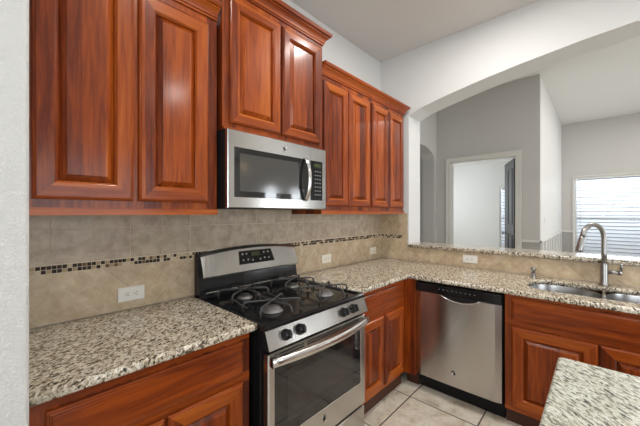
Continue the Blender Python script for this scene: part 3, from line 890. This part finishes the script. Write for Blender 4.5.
# ------------------------------------------------------------------ microwave
mw = thing('microwave', 'stainless over-the-range microwave mounted under the short cabinet', 'microwave', (-1.70, -.2, 1.42))
MX0, MX1, MZ0, MZ1 = -2.068, -1.340, 1.421, 1.816
MB().box(MX0 + .002, MX1 - .002, -.375, -.0115, MZ0 + .004, MZ1 + .003).build('case', BLACKM, mw)
MB().box(MX0 + .01, MX1 - .01, -.372, -.05, MZ0 - .002, MZ0 + .0045).build('underside_vent', BLACKM, mw)
P = place('A', -.374)
SEAM = -1.490
m = MB(); gx0, gx1, gz0, gz1 = -2.032, -1.506, 1.477, 1.731
m.loops([ring2(MX0, SEAM - .001, MZ0, MZ1, .0), ring2(MX0, SEAM - .001, MZ0, MZ1, .022), ring2(MX0 + .004, SEAM - .001, MZ0 + .004, MZ1 - .004, .026), ring2(gx0, gx1, gz0, gz1, .026), ring2(gx0, gx1, gz0, gz1, .0)], closed=True)
md = m.build('door', STEEL, mw)
m = MB(); m.loops([ring2(gx0 + .0005, gx1 - .0005, gz0 + .0005, gz1 - .0005, .002), ring2(gx0 + .0005, gx1 - .0005, gz0 + .0005, gz1 - .0005, .0255)]); wg = m.build('door_glass', GLASSB, md)
m = MB(); m.loops([ring2(-2.000, -1.590, 1.508, 1.702, .024), ring2(-2.000, -1.590, 1.508, 1.702, .0262)]); m.build('viewing_window', MWSCREEN, wg)
m = MB(); rings = []
for k in range(15):
    s_ = k / 14; z = 1.470 + .268 * s_; bow = 1 - (2 * s_ - 1) ** 2; y = -.404 - .040 * bow ** .8
    rings.append([(-1.535 + .011 * math.cos(a) * 1.25, y + .008 * math.sin(a), z) for a in [2 * math.pi * q / 10 for q in range(10)]])
m.loops(rings, smooth=True); m.build('door_handle', CHROME, md)
emblem('A', -.4003, -1.703, 1.773, .016, md)
m = MB(); kx0, kx1 = -1.487, -1.376
m.loops([ring2(SEAM + .001, MX1, MZ0, MZ1, .0), ring2(SEAM + .001, MX1, MZ0, MZ1, .022), ring2(SEAM + .001, MX1 - .004, MZ0 + .004, MZ1 - .004, .026), ring2(kx0, kx1, gz0, gz1, .026), ring2(kx0, kx1, gz0, gz1, .0)], closed=True)
pc = m.build('control_panel', STEEL, mw)
m = MB(); m.loops([ring2(kx0 + .0005, kx1 - .0005, gz0 + .0005, gz1 - .0005, .002), ring2(kx0 + .0005, kx1 - .0005, gz0 + .0005, gz1 - .0005, .0255)]); kp = m.build('keypad', BLACK, pc)
kp2 = pc
m = MB(); m.loops([ring2(kx0 + .03, kx1 - .01, 1.690, 1.716, .025), ring2(kx0 + .03, kx1 - .01, 1.690, 1.716, .0262)]); m.build('display', LCD, kp)
for r_ in range(7):
    for q in range(3):
        x = kx0 + .045 + q * .022; z = 1.664 - r_ * .025
        m = MB(); m.loops([ring2(x - .005, x + .005, z - .003, z + .003, .025), ring2(x - .005, x + .005, z - .003, z + .003, .0261)]); m.build('button', MARK, kp)

# ------------------------------------------------------------------ dishwasher
dw = thing('dishwasher', 'stainless dishwasher with black control strip between corner post and sink cabinet', 'dishwasher', (-.3, -.995, FLOOR))
YA, YB = -1.290, -.702
MB().box(-.600, -.03, YA + .004, YB - .004, FLOOR + .10, .870).build('tub', BLACKM, dw)
MB().box(-.556, -.535, YA + .002, YB - .002, FLOOR + .0005, FLOOR + .118).build('kick_plate', BLACKM, dw)
m = MB(); rings = []
sec = []
NP = 16
for k in range(NP + 1):
    s_ = k / NP; y = YB - .004 + (YA - YB + .012) * s_; e_ = min(s_, 1 - s_) * .58
    drop = .010 * max(0, 1 - e_ / .022) ** 2
    sec.append((-.636 - .003 * (1 - (2 * s_ - 1) ** 2) + drop, y))
def dwring(z, d): return [(x + d, y, z) for x, y in sec] + [(-.602, YA + .008, z), (-.602, YB - .004, z)]
m.loops([dwring(.162, .004), dwring(.166, 0), dwring(.797, 0), dwring(.801, .004)]); pd = m.build('door', STEEL_Y, dw)
MB().box(-.638, -.602, YA + .004, YB - .002, .802, .869, .005).build('control_strip', BLACK, dw)
m = MB(); lip = []
pk = [(-.893 - .262 * k / 16, .800 - .034 * math.sin(math.pi * k / 16) ** .7) for k in range(17)]
m.prism(pk, 'x', -.6415, -.634); m.build('handle_recess', BLACKM, dw)
MB().tube([(-.6425, y, z) for y, z in pk], .0045, 8).build('handle_lip', CHROME, dw)
for k in range(9):
    y = -.88 - k * .030; m = MB(); m.box(-.6388, -.6375, y - .009, y, .836, .8395); m.build('button_mark', MARK, dw)
emblem('B', -.6388, -.985, .262, .018, pd)


# ------------------------------------------------------------------ wall plates
def plate(side, pl, u, z, w, h, label, mat, vertical_pair=False):
    P = place(side, pl)
    o = thing('power_outlet', label, 'outlet', P(u, 0, z))
    m = MB(); m.loops([[P(a, d, b) for a, b in rounded_rect(u - w / 2 + i, u + w / 2 - i, z - h / 2 + i, z + h / 2 - i, .004, 3)] for i, d in ((0, .0003), (0, .004), (.003, .006))]); m.build('cover_plate', mat, o)
    for s_ in (-1, 1):
        cu = u + s_ * .0195
        q = MB(); q.loops([[P(a, d, b) for a, b in rounded_rect(cu - .0135, cu + .0135, z - .0165, z + .0165, .008, 4)] for d in (.005, .0078)]); rc = q.build('receptacle', mat, o)
        q = MB()
        for dz in (-.006, .006): q.loops([[P(cu + a + .003, d, z + dz + b) for a, b in ((-.004, -.0012), (.004, -.0012), (.004, .0012), (-.004, .0012))] for d in (.007, .0083)])
        q.lathe([(.0022, 0), (.0022, .0005)], P(cu - .006, .0078, z), (0, -1, 0) if side == 'A' else (-1, 0, 0), 8); q.build('slots', SLOT, rc)
    q = MB(); q.lathe([(.003, 0), (.003, .001), (0, .0012)], P(u, .006, z), (0, -1, 0) if side == 'A' else (-1, 0, 0), 8); q.build('screw', mat, o)


plate('A', -.0102, -2.380, .990, .118, .070, 'white duplex outlet on the tile above the left counter', WHITE)
plate('A', -.0102, -.898, 1.001, .118, .072, 'almond outlet on the tile just right of the range', ALMOND)
plate('A', -.0102, -.167, 1.003, .118, .072, 'almond outlet on the cooking wall close to the corner', ALMOND)
plate('B', -.0102, -.911, .992, .118, .070, 'white outlet below the granite ledge above the dishwasher', WHITE)
o = thing('light_switch', 'small white light switch on the bright side wall beyond the arch', 'switch', (3.79, -1.03, 1.26))
MB().box(3.755, 3.825, -1.036, -1.0303, 1.20, 1.32, .002).build('cover_plate', WHITE, o)
MB().box(3.778, 3.802, -1.040, -1.0355, 1.235, 1.285, .002).build('rocker', WHITE, o)


# ------------------------------------------------------------------ recessed ceiling lamps (above the frame), all but the first added as fill
def recessed_light(x, y, power, where, CZ):
    o = thing('recessed_light', 'round white recessed ceiling lamp ' + where, 'ceiling lamp', (x, y, CZ), 'recessed ceiling lamps')
    MB().lathe([(.070, -.001), (.095, -.001), (.097, -.006), (.078, -.012), (.072, -.010), (.070, -.001)], (x, y, CZ), n=28).build('trim_ring', TRIMW, o)
    MB().lathe([(0, -.003), (.069, -.003), (.069, -.001), (0, -.001)], (x, y, CZ), n=28).build('lens', BULB, o)
    l = bpy.data.lights.new('recessed_lamp', 'AREA'); l.shape = 'DISK'; l.size = .13; l.energy = power; l.color = LAMP_COL; l.spread = math.radians(180)
    lo = bpy.data.objects.new('recessed_lamp', l); lo.location = (x, y, CZ - .02); COL.objects.link(lo)


for (x, y, pw), w in zip(LAMPS, ('near the arch above the dishwasher', 'added as fill over the aisle left of the range', 'added as fill above the far end of the sink run', 'added as fill above the breakfast side of the kitchen', 'added as fill in the living room nearer the doorway', 'added as fill in the living room nearer the far window', 'added as fill in the living room just beyond the arch')): recessed_light(x, y, pw, w, CZ if x < 0 else GZ)

# warm pendant in the living room, mirrored in the microwave
pd_ = thing('pendant_lamp', 'warm glass pendant lamp hanging in the living room', 'lamp', (.95, -5.1, GZ))
MB().lathe([(.06, -.001), (.06, -.02), (.012, -.03), (0, -.03)], (.95, -5.1, GZ), n=20).build('canopy', NICKEL, pd_)
MB().tube([(.95, -5.1, GZ - .02), (.95, -5.1, 2.62)], .006, 8).build('rod', NICKEL, pd_)
MB().lathe([(.02, 2.63), (.10, 2.56), (.13, 2.45), (.10, 2.36), (0, 2.33)], (.95, -5.1, 0), n=24).build('glass_shade', plain('amber_glass_lit', srgb(240, 200, 130), .4, Emission_Color=(1, .62, .22, 1), Emission_Strength=5.0), pd_)
